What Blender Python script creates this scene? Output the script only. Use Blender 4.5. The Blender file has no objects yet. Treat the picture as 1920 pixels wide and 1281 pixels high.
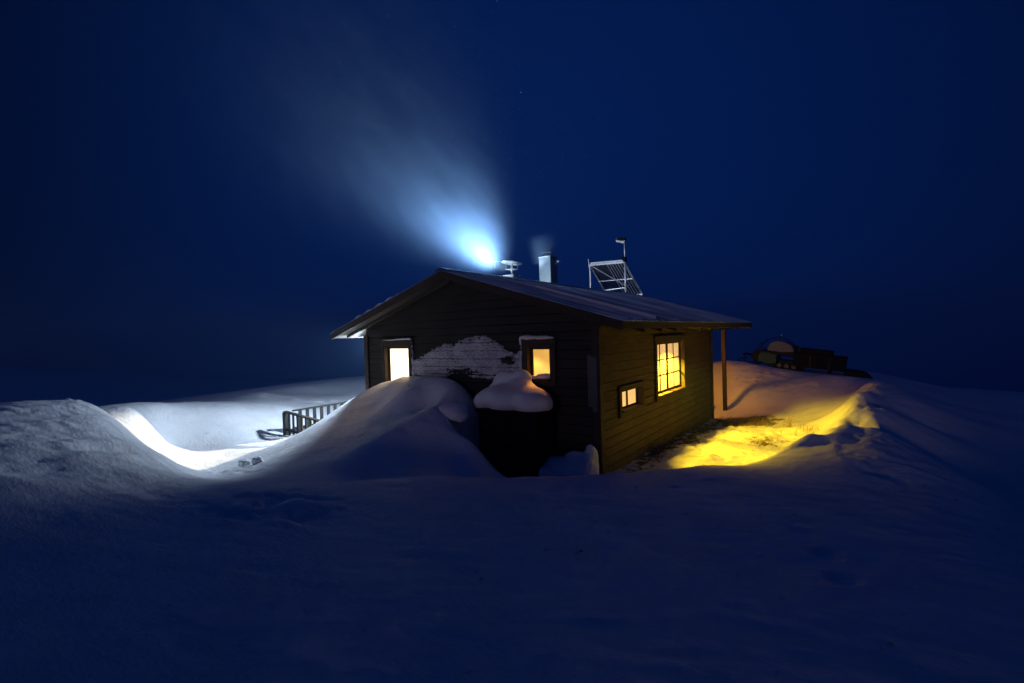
import bpy, bmesh, math, random
import numpy as np
from mathutils import Vector, Matrix
random.seed(7); rng = np.random.default_rng(11)
D = bpy.data; sc = bpy.context.scene; C = sc.collection
R = math.radians

# ------------------------------------------------------------------ materials
def nt(name):
    m = D.materials.new(name); m.use_nodes = True
    t = m.node_tree; t.nodes.clear()
    out = t.nodes.new('ShaderNodeOutputMaterial')
    return m, t, out
def N(t, kind, **kw):
    n = t.nodes.new(kind)
    for k, v in kw.items():
        if k in n.inputs.keys(): n.inputs[k].default_value = v
        else: setattr(n, k, v)
    return n
def math_(t, op, a, b=None, c=None, clamp=False):
    n = t.nodes.new('ShaderNodeMath'); n.operation = op; n.use_clamp = clamp
    for i, v in enumerate((a, b, c)):
        if v is None: continue
        if isinstance(v, (int, float)): n.inputs[i].default_value = v
        else: t.links.new(v, n.inputs[i])
    return n.outputs[0]
def ramp(t, fac, stops):
    r = t.nodes.new('ShaderNodeValToRGB'); e = r.color_ramp.elements
    while len(e) < len(stops): e.new(0.5)
    for el, (p, c) in zip(e, stops): el.position = p; el.color = (*c, 1)
    t.links.new(fac, r.inputs[0]); return r.outputs[0]
def coords(t, scale=(1, 1, 1), kind='Object'):
    tc = t.nodes.new('ShaderNodeTexCoord'); mp = t.nodes.new('ShaderNodeMapping')
    mp.inputs['Scale'].default_value = scale
    t.links.new(tc.outputs[kind], mp.inputs[0]); return mp.outputs[0]
def noise(t, vec, scale, detail=4, rough=.55, w=0):
    n = t.nodes.new('ShaderNodeTexNoise'); n.inputs['Scale'].default_value = scale
    n.inputs['Detail'].default_value = detail; n.inputs['Roughness'].default_value = rough
    t.links.new(vec, n.inputs['Vector']); return n.outputs['Fac']
def bump(t, h, strength, dist=.01):
    b = t.nodes.new('ShaderNodeBump'); b.inputs['Strength'].default_value = strength
    b.inputs['Distance'].default_value = dist; t.links.new(h, b.inputs['Height']); return b.outputs[0]
def princ(t, out, **kw):
    p = t.nodes.new('ShaderNodeBsdfPrincipled')
    for k, v in kw.items():
        k = k.replace('_', ' ')
        if hasattr(v, 'links') or isinstance(v, bpy.types.NodeSocket): t.links.new(v, p.inputs[k])
        else: p.inputs[k].default_value = v if not (isinstance(v, tuple) and len(v) == 3) else (*v, 1)
    t.links.new(p.outputs[0], out.inputs['Surface']); return p

def snow_mat(name, ground=False):
    m, t, out = nt(name)
    v = coords(t); n1 = noise(t, v, 2.2, 5); n2 = noise(t, v, 46, 6, .75)
    va = coords(t, (1.0, 2.0, 1.0)); n3 = noise(t, va, 11, 5, .62)
    col = ramp(t, n1, [(.3, (.74, .76, .80)), (.7, (.86, .87, .89))])
    h = math_(t, 'ADD', math_(t, 'MULTIPLY', n2, .6), math_(t, 'MULTIPLY', n3, 1.0))
    nb = bump(t, h, .70, .020)
    if ground:
        # bare tundra showing through the snow beside the cabin
        tc = t.nodes.new('ShaderNodeTexCoord'); sp = t.nodes.new('ShaderNodeSeparateXYZ')
        t.links.new(tc.outputs['Object'], sp.inputs[0]); X, Y, Z = sp.outputs
        def blob(cx, cy, rx, ry):
            a = math_(t, 'DIVIDE', math_(t, 'SUBTRACT', X, cx), rx); b = math_(t, 'DIVIDE', math_(t, 'SUBTRACT', Y, cy), ry)
            d = math_(t, 'ADD', math_(t, 'MULTIPLY', a, a), math_(t, 'MULTIPLY', b, b))
            return math_(t, 'SUBTRACT', 1.0, d, clamp=True)
        bl = math_(t, 'MAXIMUM', blob(.95, 6.9, 1.0, 1.15), math_(t, 'MULTIPLY', blob(1.75, 4.3, .5, .55), .55))
        bl = math_(t, 'MAXIMUM', bl, math_(t, 'MULTIPLY', blob(.2, 4.0, .5, 5.0), .6))
        bl = math_(t, 'MAXIMUM', bl, math_(t, 'MULTIPLY', blob(1.4, 3.9, 1.9, 3.4), .17))
        vg = coords(t, (1.4, 1.0, 1.0)); g = noise(t, vg, 4.2, 9, .72)
        k = math_(t, 'ADD', math_(t, 'MULTIPLY', bl, .42), g)
        mk = ramp(t, k, [(.63, (0, 0, 0)), (.72, (1, 1, 1))])
        gr = ramp(t, noise(t, v, 60, 3), [(.3, (.05, .035, .012)), (.7, (.20, .15, .06))])
        mx = t.nodes.new('ShaderNodeMix'); mx.data_type = 'RGBA'
        t.links.new(mk, mx.inputs[0]); t.links.new(col, mx.inputs[6]); t.links.new(gr, mx.inputs[7]); col = mx.outputs[2]
    princ(t, out, Base_Color=col, Roughness=.62, Normal=nb, Specular_IOR_Level=.3)
    return m
def wood_mat(name, dark, light, scale=(1, 1, 1), rough=.75):
    m, t, out = nt(name)
    v = coords(t, scale); a = noise(t, v, 5, 6, .65); b = noise(t, coords(t), 1.3, 3)
    f = math_(t, 'ADD', math_(t, 'MULTIPLY', a, .7), math_(t, 'MULTIPLY', b, .3))
    col = ramp(t, f, [(.35, dark), (.65, light)])
    princ(t, out, Base_Color=col, Roughness=rough, Normal=bump(t, a, .5, .006), Specular_IOR_Level=.25)
    return m
def metal_mat(name, col, rough=.4, metallic=.8, sc_=8):
    m, t, out = nt(name)
    a = noise(t, coords(t), sc_, 5)
    c = ramp(t, a, [(.3, tuple(x * .7 for x in col)), (.7, col)])
    r = ramp(t, a, [(.3, (rough * .8,) * 3), (.7, (min(1, rough * 1.3),) * 3)])
    princ(t, out, Base_Color=c, Roughness=r, Metallic=metallic, Normal=bump(t, a, .15, .004))
    return m
def plain_mat(name, col, rough=.6):
    m, t, out = nt(name)
    a = noise(t, coords(t), 14, 4)
    c = ramp(t, a, [(.3, tuple(x * .75 for x in col)), (.7, col)])
    princ(t, out, Base_Color=c, Roughness=rough, Specular_IOR_Level=.15, Normal=bump(t, a, .2, .004)); return m
def lit_mat(name, col, s):
    m, t, out = nt(name)
    e = N(t, 'ShaderNodeEmission', Color=(*col, 1), Strength=s); t.links.new(e.outputs[0], out.inputs[0]); return m
def pane_mat(name, col, s, clear=.5, tl_=1.0):
    # frosted, steamed-up window glass: partly clear, partly scattering the lamplight, with an added glow of its own
    m, t, out = nt(name)
    tr = N(t, 'ShaderNodeBsdfTransparent', Color=(1, .97, .9, 1))
    n = noise(t, coords(t, (1, 1, .6)), 5, 5, .6)
    tl = N(t, 'ShaderNodeBsdfTranslucent'); t.links.new(ramp(t, n, [(.3, (.20 * tl_, .16 * tl_, .10 * tl_)), (.7, (.30 * tl_, .25 * tl_, .17 * tl_))]), tl.inputs[0])
    em = t.nodes.new('ShaderNodeEmission'); em.inputs[1].default_value = s
    t.links.new(ramp(t, n, [(.3, tuple(c * .8 for c in col)), (.7, col)]), em.inputs[0])
    ad = t.nodes.new('ShaderNodeAddShader'); t.links.new(tl.outputs[0], ad.inputs[0]); t.links.new(em.outputs[0], ad.inputs[1])
    gl = N(t, 'ShaderNodeBsdfGlossy', Roughness=.08, Color=(.8, .8, .8, 1))
    m1 = N(t, 'ShaderNodeMixShader', Fac=1 - clear); t.links.new(tr.outputs[0], m1.inputs[1]); t.links.new(ad.outputs[0], m1.inputs[2])
    m2 = N(t, 'ShaderNodeMixShader', Fac=.04); t.links.new(m1.outputs[0], m2.inputs[1]); t.links.new(gl.outputs[0], m2.inputs[2])
    t.links.new(m2.outputs[0], out.inputs[0]); return m

M = {}
M['snow'] = snow_mat('snow_surface'); M['ground'] = snow_mat('snow_ground_surface', True)
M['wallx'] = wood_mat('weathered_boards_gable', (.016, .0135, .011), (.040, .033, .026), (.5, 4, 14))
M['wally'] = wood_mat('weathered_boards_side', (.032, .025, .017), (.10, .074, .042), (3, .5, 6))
M['trim'] = wood_mat('dark_trim', (.026, .019, .014), (.060, .043, .030), (3, 3, 3))
M['soffit'] = wood_mat('soffit_boards', (.035, .033, .03), (.085, .078, .07), (6, .6, 6))
M['sash'] = wood_mat('sash_paint', (.030, .018, .008), (.07, .042, .02), (3, 3, 3))
M['inner'] = wood_mat('pine_panelling', (.42, .25, .10), (.62, .42, .20), (5, 5, .6))
def roof_mat():
    m, t, out = nt('roof_sheet'); a = noise(t, coords(t, (.22, 3.4, .2)), 2.2, 6, .6); b = noise(t, coords(t), 1.1, 4)
    k = math_(t, 'ADD', math_(t, 'MULTIPLY', a, .65), math_(t, 'MULTIPLY', b, .35))
    c = ramp(t, k, [(.36, (.10, .17, .30)), (.52, (.24, .36, .56)), (.66, (.66, .72, .80))])
    r = ramp(t, k, [(.4, (.28,) * 3), (.65, (.7,) * 3)])
    princ(t, out, Base_Color=c, Roughness=r, Metallic=.15, Normal=bump(t, a, .3, .006)); return m
def rime_mat():
    # thin frost over the boards: the wood shows between the grains; board shadows painted as dark lip lines
    m, t, out = nt('rime'); v = coords(t); tc = t.nodes.new('ShaderNodeTexCoord'); s = t.nodes.new('ShaderNodeSeparateXYZ'); t.links.new(tc.outputs['Object'], s.inputs[0])
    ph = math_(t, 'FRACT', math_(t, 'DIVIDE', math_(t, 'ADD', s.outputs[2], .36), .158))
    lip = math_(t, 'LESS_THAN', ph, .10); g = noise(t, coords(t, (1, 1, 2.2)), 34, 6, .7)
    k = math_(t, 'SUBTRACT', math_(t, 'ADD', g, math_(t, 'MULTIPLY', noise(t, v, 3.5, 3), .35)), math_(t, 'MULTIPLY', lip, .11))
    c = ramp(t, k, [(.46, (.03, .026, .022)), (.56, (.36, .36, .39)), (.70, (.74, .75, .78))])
    princ(t, out, Base_Color=c, Roughness=.7, Normal=bump(t, g, .7, .012)); return m
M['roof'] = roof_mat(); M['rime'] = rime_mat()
M['steel'] = metal_mat('chimney_steel', (.50, .54, .52), .45, .45, 5)
M['alu'] = metal_mat('aluminium', (.75, .77, .80), .40, .35, 9)
M['tube'] = metal_mat('collector_tube', (.05, .05, .06), .2, .3, 9)
M['black'] = plain_mat('black_rubber', (.009, .009, .010), .6)
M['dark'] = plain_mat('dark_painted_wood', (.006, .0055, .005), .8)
M['green'] = plain_mat('green_hood', (.025, .085, .06), .35)
M['cover'] = plain_mat('pale_tarpaulin', (.17, .19, .25), .7)
M['rail'] = wood_mat('grey_railing', (.010, .010, .010), (.026, .025, .023), (4, 4, 2))
M['grass'] = plain_mat('dry_grass', (.42, .32, .14), .9)
M['flash'] = metal_mat('zinc_strip', (.10, .11, .115), .55, .3, 6)

# ------------------------------------------------------------------ mesh helpers
class MB:
    def __init__(s): s.v = []; s.f = []
    def add(s, vs, fs):
        o = len(s.v); s.v += [tuple(v) for v in vs]; s.f += [tuple(i + o for i in f) for f in fs]; return s
    def box(s, a, b, mt=None):
        (x0, y0, z0), (x1, y1, z1) = a, b
        vs = [(x0, y0, z0), (x1, y0, z0), (x1, y1, z0), (x0, y1, z0), (x0, y0, z1), (x1, y0, z1), (x1, y1, z1), (x0, y1, z1)]
        if mt: vs = [mt @ Vector(v) for v in vs]
        return s.add(vs, [(0, 3, 2, 1), (4, 5, 6, 7), (0, 1, 5, 4), (1, 2, 6, 5), (2, 3, 7, 6), (3, 0, 4, 7)])
    def bar(s, p, q, w, h=None, up=(0, 0, 1)):
        p, q = Vector(p), Vector(q); h = h or w; d = (q - p).normalized(); u = Vector(up)
        if abs(d.dot(u)) > .95: u = Vector((1, 0, 0))
        a = d.cross(u).normalized(); b = a.cross(d).normalized(); vs = []
        for c in (p, q):
            for i, j in ((-1, -1), (1, -1), (1, 1), (-1, 1)): vs.append(c + a * (i * w / 2) + b * (j * h / 2))
        return s.add(vs, [(0, 1, 2, 3), (7, 6, 5, 4), (0, 4, 5, 1), (1, 5, 6, 2), (2, 6, 7, 3), (3, 7, 4, 0)])
    def tube(s, pts, r, n=8, cap=True):
        pts = [Vector(p) for p in pts]; rs = r if isinstance(r, (list, tuple)) else [r] * len(pts)
        vs = []; fs = []
        for i, p in enumerate(pts):
            d = (pts[min(i + 1, len(pts) - 1)] - pts[max(i - 1, 0)]).normalized()
            u = Vector((0, 0, 1)) if abs(d.z) < .9 else Vector((1, 0, 0))
            a = d.cross(u).normalized(); b = a.cross(d)
            for k in range(n): t = 2 * math.pi * k / n; vs.append(p + (a * math.cos(t) + b * math.sin(t)) * rs[i])
        for i in range(len(pts) - 1):
            for k in range(n): k2 = (k + 1) % n; fs.append((i * n + k, i * n + k2, (i + 1) * n + k2, (i + 1) * n + k))
        if cap: fs.append(tuple(range(n))[::-1]); fs.append(tuple((len(pts) - 1) * n + k for k in range(n)))
        return s.add(vs, fs)
    def prism(s, poly, d):   # planar polygon (list of 3-D points) pushed along d
        n = len(poly); d = Vector(d); a = [Vector(p) for p in poly]; vs = a + [p + d for p in a]
        return s.add(vs, [tuple(range(n))[::-1], tuple(range(n, 2 * n))] + [(i, (i + 1) % n, n + (i + 1) % n, n + i) for i in range(n)])
    def build(s, name, mat, parent=None, bevel=0, smooth=False, loc=None):
        me = D.meshes.new(name); vs = s.v
        if loc is not None: vs = [(x - loc[0], y - loc[1], z - loc[2]) for x, y, z in vs]
        me.from_pydata([tuple(v) for v in vs], [], s.f)
        bm = bmesh.new(); bm.from_mesh(me); bmesh.ops.recalc_face_normals(bm, faces=bm.faces); bm.to_mesh(me); bm.free()
        me.materials.append(mat); o = D.objects.new(name, me); C.objects.link(o)
        if loc is not None: o.location = loc
        if parent: o.parent = parent
        if smooth: me.polygons.foreach_set('use_smooth', [True] * len(me.polygons))
        if bevel:
            b = o.modifiers.new('bevel', 'BEVEL'); b.width = bevel; b.segments = 2; b.limit_method = 'ANGLE'
        return o
def tag(o, label=None, cat=None, group=None, kind=None):
    for k, v in (('label', label), ('category', cat), ('group', group), ('kind', kind)):
        if v: o[k] = v
    return o
def empty(name, loc=(0, 0, 0)):
    o = D.objects.new(name, None); C.objects.link(o); o.location = loc; o.empty_display_size = .2; return o

# value noise on arrays
_lat = rng.random((256, 256))
def vnoise(x, y):
    xi = np.floor(x).astype(int); yi = np.floor(y).astype(int); fx = x - xi; fy = y - yi
    fx = fx * fx * fx * (fx * (fx * 6 - 15) + 10); fy = fy * fy * fy * (fy * (fy * 6 - 15) + 10)
    g = lambda a, b: _lat[a & 255, b & 255]
    return (g(xi, yi) * (1 - fx) + g(xi + 1, yi) * fx) * (1 - fy) + (g(xi, yi + 1) * (1 - fx) + g(xi + 1, yi + 1) * fx) * fy - .5
def fbm(x, y, oct=4, gain=.5):
    s = 0; a = 1.0; tot = 0
    for i in range(oct):
        ca, sa = math.cos(i * .7), math.sin(i * .7)
        s = s + a * vnoise((x * ca - y * sa) * 2 ** i + 17.3 * i, (x * sa + y * ca) * 2 ** i + 31.7 * i); tot += a; a *= gain
    return s / tot * 2

# survey points of the snow surface (x, y, z in metres)
CTRL=[(-1.11,-6.56,0.85),(-1.16,-6.16,0.80),(-1.57,-5.55,0.74),(-1.81,-5.02,0.70),(-1.97,-4.70,0.66),(-1.83,-4.12,0.60),(-1.49,-3.34,0.54),(-0.97,-2.65,0.50),
    (-0.05,-1.92,0.45),(0.64,-1.31,0.42),(1.24,-0.73,0.42),(1.60,-0.25,0.42),(1.99,-0.00,0.40),(2.35,0.50,0.45),(2.70,1.04,0.50),(3.08,1.26,0.60),(3.22,2.29,0.66),
    (3.32,3.52,0.70),(3.42,5.15,0.74),(3.62,6.17,0.80),(3.81,7.62,0.84),(3.40,-7.05,0.78),(0.00,-6.90,0.85),(2.00,-5.00,0.72),(0.00,-4.60,0.66),(-2.00,-5.60,0.78),
    (6.00,-5.00,0.74),(5.00,-2.00,0.45),(3.40,-2.50,0.60),(1.60,-2.60,0.56),(0.20,-3.00,0.56),(-1.20,-3.60,0.58),(6.00,2.00,-0.15),(4.60,1.50,0.28),(4.60,4.50,0.36),
    (6.00,6.00,0.12),(7.50,9.00,0.05),(9.00,14.00,-0.30),(3.40,-12.00,0.85),(-4.00,-11.00,0.95),(10.00,-8.00,0.40),(12.00,0.00,-0.40),(5.20,10.50,0.30),(4.90,7.60,0.40),
    (3.90,-0.30,0.50),(4.00,6.46,0.82),(4.26,6.08,0.76),(3.75,3.71,0.75),(3.73,1.67,0.72),(3.60,0.37,0.66),(3.34,-0.38,0.58),(3.08,-1.18,0.55),(4.38,4.86,0.32),
    (4.18,2.39,0.16),(5.05,8.59,0.42),(0.35,-0.55,0.05),(1.05,0.15,-0.00),(1.50,0.85,0.00),(2.00,1.70,0.00),(2.50,2.70,0.00),(2.75,3.80,0.02),(2.85,5.20,0.05),
    (2.70,6.80,0.08),(2.20,8.20,0.05),(0.50,8.90,-0.15),(-0.50,9.40,-0.15),(1.00,2.50,-0.05),(1.20,5.00,-0.15),(0.05,0.00,-0.02),(0.05,3.50,-0.12),(0.05,7.30,-0.28),
    (1.20,7.60,-0.18),(-3.00,9.00,-0.20),(-6.00,9.00,-0.10),(-0.65,10.90,1.09),(0.30,10.90,1.01),(1.10,10.90,0.82),(1.87,10.90,0.75),(2.74,10.80,0.72),(3.34,10.50,0.68),
    (-0.30,12.30,1.00),(1.10,12.30,0.82),(2.90,12.30,0.60),(4.00,12.30,0.52),(-6.00,11.50,1.00),(-10.00,9.00,0.70),(0.00,15.00,0.85),(4.00,16.00,0.40),(-6.00,16.00,0.80),
    (9.00,22.00,-0.50),(0.56,9.30,0.30),(2.00,9.20,0.30),(3.04,9.00,0.45),(-8.50,-5.68,1.28),(-7.82,-5.19,1.33),(-6.72,-4.81,1.33),(-6.07,-4.73,1.15),(-5.04,-4.78,0.95),
    (-4.63,-4.59,0.72),(-4.57,-4.32,0.48),(-4.49,-4.17,0.36),(-3.87,-5.69,1.10),(-3.08,-6.11,1.03),(-2.69,-5.64,0.86),(-2.75,-5.18,0.66),(-1.68,-6.33,0.90),
    (-2.99,-6.33,1.20),(-3.61,-4.25,0.42),(-3.20,-3.96,0.42),(-7.30,-4.10,0.75),(-6.30,-4.15,0.40),(-5.60,-3.85,0.10),(-8.60,-4.40,1.00),(-10.00,-5.50,0.90),
    (-14.00,-6.00,0.20),(-20.00,-8.00,-0.60),(-8.33,-3.17,0.00),(-6.44,-3.38,0.05),(-7.05,-2.45,0.00),(-7.32,-2.85,0.00),(-7.20,-1.08,0.12),(-6.85,-1.77,0.05),
    (-5.34,-3.30,0.12),(-8.76,-3.72,0.98),(-9.75,-2.99,0.82),(-10.60,-2.15,0.78),(-9.85,-1.83,0.62),(-9.80,-1.21,0.52),(-10.03,0.06,0.35),(-11.16,2.96,0.25),
    (-9.05,-2.98,0.05),(-7.90,-2.83,0.00),(-7.96,-2.16,-0.03),(-8.48,-1.19,-0.08),(-9.10,-0.00,-0.05),(-13.91,1.18,0.55),(-15.17,5.48,0.50),(-12.76,-0.67,0.45),
    (-14.65,3.19,0.50),(-14.25,1.52,0.30),(-13.20,3.21,0.25),(-13.98,0.48,0.35),(-13.00,-3.50,0.60),(-16.00,-1.50,0.10),(-24.00,2.00,-0.40),(-20.00,10.00,0.10),
    (-16.00,-10.00,0.00),(-9.00,4.00,0.05),(-7.00,6.00,0.10),(-8.00,1.50,-0.05),(-6.10,6.00,0.00),(-5.93,-0.05,1.05),(-5.37,-0.10,1.28),(-4.58,-0.30,1.43),
    (-3.94,-0.35,1.46),(-3.26,-0.35,1.47),(-2.88,-0.30,1.37),(-2.66,-0.25,1.17),(-2.47,-0.20,0.89),(-6.03,0.30,0.95),(-6.40,0.90,0.70),(-3.00,0.30,1.10),(-5.00,0.30,1.30),
    (-2.30,0.20,0.30),(-6.03,-0.50,0.90),(-5.44,-1.26,0.72),(-5.32,-1.69,0.55),(-4.75,-2.67,0.33),(-4.31,-3.41,0.26),(-3.77,-0.80,1.25),(-4.64,-0.90,0.89),
    (-2.72,-0.70,1.19),(-3.15,-0.83,0.98),(-3.40,-1.39,0.80),(-3.55,-1.98,0.56),(-3.55,-2.60,0.42),(-2.32,-1.15,0.98),(-2.45,-1.75,0.92),(-2.52,-2.34,0.74),
    (-2.74,-2.77,0.56),(-2.97,-3.15,0.42),(-1.72,-1.26,0.64),(-1.48,-1.23,0.42),(-1.27,-1.19,0.20),(-1.98,-1.97,0.52),(-2.25,-2.57,0.38),(-1.60,-1.79,0.28),
    (-2.88,-3.53,0.40),(-2.41,-3.18,0.38),(-1.70,-2.45,0.33),(-1.95,-0.90,0.05),(-2.10,-0.45,0.20),(-1.30,-1.00,0.00),(-0.90,-0.90,0.00),(-0.30,-1.00,0.08),
    (-1.10,-1.35,0.12),(-0.50,-0.30,0.05),(-1.17,-1.16,0.12),(60.00,0.00,-3.40),(60.00,60.00,-10.60),(0.00,60.00,-10.60),(-60.00,60.00,-10.60),(-60.00,0.00,-3.40),
    (-60.00,-60.00,-1.00),(0.00,-60.00,-1.00),(60.00,-60.00,-1.00),(400.00,0.00,-3.40),(400.00,400.00,-51.40),(0.00,400.00,-51.40),(-400.00,400.00,-51.40),
    (-400.00,0.00,-3.40),(-400.00,-400.00,-1.00),(0.00,-400.00,-1.00),(400.00,-400.00,-1.00)]

# ------------------------------------------------------------------ terrain
def height(X, Y):
    P = np.array(CTRL, float); c = .22
    near = P
    A = np.sqrt(((near[:, None, :2] - near[None, :, :2]) ** 2).sum(-1) + c * c)
    n = len(P); K = np.zeros((n + 1, n + 1)); K[:n, :n] = A - 1e-3 * np.eye(n) * 20; K[:n, n] = 1; K[n, :n] = 1
    w = np.linalg.solve(K, np.append(P[:, 2], 0))
    Z = np.full(X.shape, w[n])
    for i in range(n): Z += w[i] * np.sqrt((X - P[i, 0]) ** 2 + (Y - P[i, 1]) ** 2 + c * c)
    return Z
def seg_dist(X, Y, pts):
    d = np.full(X.shape, 1e9)
    for (x0, y0), (x1, y1) in zip(pts[:-1], pts[1:]):
        dx, dy = x1 - x0, y1 - y0; t = np.clip(((X - x0) * dx + (Y - y0) * dy) / (dx * dx + dy * dy), 0, 1)
        d = np.minimum(d, np.hypot(X - x0 - t * dx, Y - y0 - t * dy))
    return d
LIP = [p[:2] for p in CTRL[9:21]]
def detail(X, Y, Z):
    r = np.hypot(X + 1, Y - 1)
    far = np.clip((r - 12) / 30, 0, 1)
    open_ = np.clip((Z - .25) / .3, 0, 1)
    # wind crust running across the bank
    a = R(25); u = X * math.cos(a) + Y * math.sin(a); v = -X * math.sin(a) + Y * math.cos(a)
    Z = Z + open_ * .011 * fbm(u * 2.2, v * 7, 4) + .008 * fbm(u * 6, v * 14, 3) * open_ + .006 * fbm(X * 9, Y * 9, 3)
    m = np.exp(-(((X + 4.2) / 2.2) ** 2 + ((Y + 5.6) / 1.0) ** 2)); Z = Z + m * (.10 * fbm(X * 2.0 + Y * 1.2, Y * .8 - X * .3, 4) + .02 * fbm(X * 9, Y * 6, 3))
    Z = Z + .045 * fbm(X * .7, Y * .7, 3) * np.clip(r / 6, 0, 1)
    # blocky trampled snow at the left front
    m = np.exp(-(((X + 1.35) / .75) ** 2 + ((Y + 4.75) / .45) ** 2) ** 1.2)
    rg = 1 - np.abs(fbm(X * 3.2, Y * 3.2, 3)) * 2.6; Z = Z + m * (.075 * rg - .03 + .05 * fbm(X * 8, Y * 8, 3))
    m = np.exp(-(((X + 1.9) / .35) ** 2 + ((Y + 4.1) / .9) ** 2)); Z = Z + m * .06 * fbm(X * 5, Y * 5, 4)
    # crest of the left mound, broken by the shovel
    m = np.exp(-(((X + 7.2) / 1.3) ** 2 + ((Y + 5.0) / .5) ** 2)); Z = Z + m * (.05 * fbm(X * 3, Y * 3, 4) + .03 * fbm(X * 10, Y * 10, 3))
    # lip of the wind scoop: scalloped cornice
    dl = seg_dist(X, Y, LIP); m = np.exp(-(dl / .26) ** 2) * np.clip((Y + .2) / 1.8, .12, 1)
    Z = Z + m * (.20 * fbm(X * 1.8 + 3, Y * 1.8, 2) + .05)
    m = np.exp(-(((X - 3.5) / .45) ** 2)) * np.clip((Y + 1.2) / 1.5, 0, 1) * np.clip((9 - Y) / 2, 0, 1)
    Z = Z + m * (.07 * fbm(X * 3 + 5, Y * 2.2, 4) + .03 * fbm(X * 9, Y * 8, 3))
    for bx_, by_, br, bh in ((3.05, 2.0, .16, .04), (3.12, 3.2, .16, .11), (3.28, 4.6, .18, .13), (3.42, 6.0, .24, .12), (2.85, 1.1, .12, .03), (3.75, 7.2, .4, .14)):
        Z = Z + bh * np.exp(-(np.hypot(X - bx_, (Y - by_) * .7) / br) ** 2.5)
    # floor of the scoop, knobbly
    m = np.exp(-(((X - 1.3) / 1.6) ** 2 + ((Y - 4) / 3.4) ** 2) ** 2) * np.clip((.4 - Z) / .2, 0, 1)
    Z = Z + m * (.08 * fbm(X * 1.9, Y * 1.9, 3) + .045 * fbm(X * 6, Y * 6, 4))
    # shovelled trench, small clods, and the trodden track behind it
    m = np.exp(-(((X + 5.2) / 1.0) ** 2 + ((Y + 3.5) / .35) ** 2)); Z = Z + m * (.07 * fbm(X * 6, Y * 6, 4))
    m = np.exp(-((Y - (1.2 + .55 * (X + 12.6))) / .6) ** 2) * np.clip((-9.5 - X) / 1, 0, 1) * np.clip((X + 17) / 2, 0, 1)
    Z = Z + m * .16 * (np.abs(fbm(X * 3, Y * 3, 3)) - .25)
    m = np.exp(-(((X - .9) / 2.2) ** 2 + ((Y - 10.3) / 1.1) ** 2)); Z = Z + m * .07 * fbm(X * 2.6, Y * 2.6, 4)
    # wind crust on the drifts
    m = np.exp(-(((X + 4.0) / 1.9) ** 2 + ((Y + 1.6) / 1.5) ** 2)); w_ = X * .8 + Y * .6
    Z = Z + m * (.016 * fbm(w_ * 4.5 + fbm(X, Y, 2) * 2, (Y * .8 - X * .6) * 1.4, 4) + .008 * fbm(X * 9, Y * 9, 3))
    Z = Z - .28 * np.clip((X - 4.0) / 2.2, 0, 1) * np.clip((Y + 4) / 3, 0, 1)
    # old footprints
    for fx, fy, s in ((3.01, -2.38, .075), (3.2, -2.85, .09), (3.31, -3.32, .085), (2.0, -1.3, .06), (1.75, -1.75, .05)):
        q = np.hypot((X - fx), (Y - fy) * .8) / s
        Z = Z - .04 * np.exp(-q ** 4) + .006 * np.exp(-((q - 1.35) / .35) ** 2)
    Z = Z + far * .5 * fbm(X * .06, Y * .06, 3)
    return Z
def axis(lo, hi, step, end):
    a = list(np.arange(lo, hi, step)); s = step; x = a[-1]
    while x < end: s *= 1.07; x += s; a.append(x)
    s = step; x = lo; b = []
    while x > -end: s *= 1.07; x -= s; b.append(x)
    return np.array(b[::-1] + a)
ax_ = axis(-9.5, 4.6, .04, 420); ay_ = axis(-7.2, 11.2, .04, 420)
GX, GY = np.meshgrid(ax_, ay_)
GZ = detail(GX, GY, height(GX, GY))
nx, ny = len(ax_), len(ay_)
me = D.meshes.new('snow_ground'); co = np.stack([GX, GY, GZ], -1).reshape(-1, 3).astype('f4')
idx = np.arange(nx * ny).reshape(ny, nx)
q = np.stack([idx[:-1, :-1], idx[:-1, 1:], idx[1:, 1:], idx[1:, :-1]], -1).reshape(-1, 4)
me.vertices.add(nx * ny); me.vertices.foreach_set('co', co.ravel())
me.loops.add(q.size); me.loops.foreach_set('vertex_index', q.ravel().astype('i4'))
me.polygons.add(len(q)); me.polygons.foreach_set('loop_start', (np.arange(len(q)) * 4).astype('i4'))
me.update(calc_edges=True); me.validate(); me.polygons.foreach_set('use_smooth', [True] * len(q))
me.materials.append(M['ground']); g = D.objects.new('snow_ground', me); C.objects.link(g)
tag(g, kind='structure')
def ground_z(x, y):
    X = np.array([[float(x)]]); Y = np.array([[float(y)]]); return float(detail(X, Y, height(X, Y))[0, 0])

# ------------------------------------------------------------------ cabin
RIDGE_X, RIDGE_Z, SL = -3.0, 3.585, .3036
EAVE = 3.64; Y0, Y1 = -.5, 9.95
def under(x): return RIDGE_Z - .13 - SL * abs(x - RIDGE_X)      # underside of the roof
cabin = tag(empty('cabin', (-3, 3.7, 0)), 'dark weathered timber cabin with lit windows and a low metal roof', 'cabin')
def child(o, parent=cabin):
    o.parent = parent
    if parent.type == 'EMPTY': o.matrix_parent_inverse = Matrix.Translation(parent.location).inverted()
    return o
GABLE = Matrix.Identity(4)
SIDE = Matrix(((0, -1, 0, 0), (1, 0, 0, 0), (0, 0, 1, 0), (0, 0, 0, 1)))         # local x -> +y, inward y -> -x
LEFT = Matrix(((0, 1, 0, -6.03), (-1, 0, 0, 7.35), (0, 0, 1, 0), (0, 0, 0, 1)))   # local x -> -y, inward y -> +x
BACK = Matrix(((-1, 0, 0, 0), (0, -1, 0, 7.35), (0, 0, 1, 0), (0, 0, 0, 1)))
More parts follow.
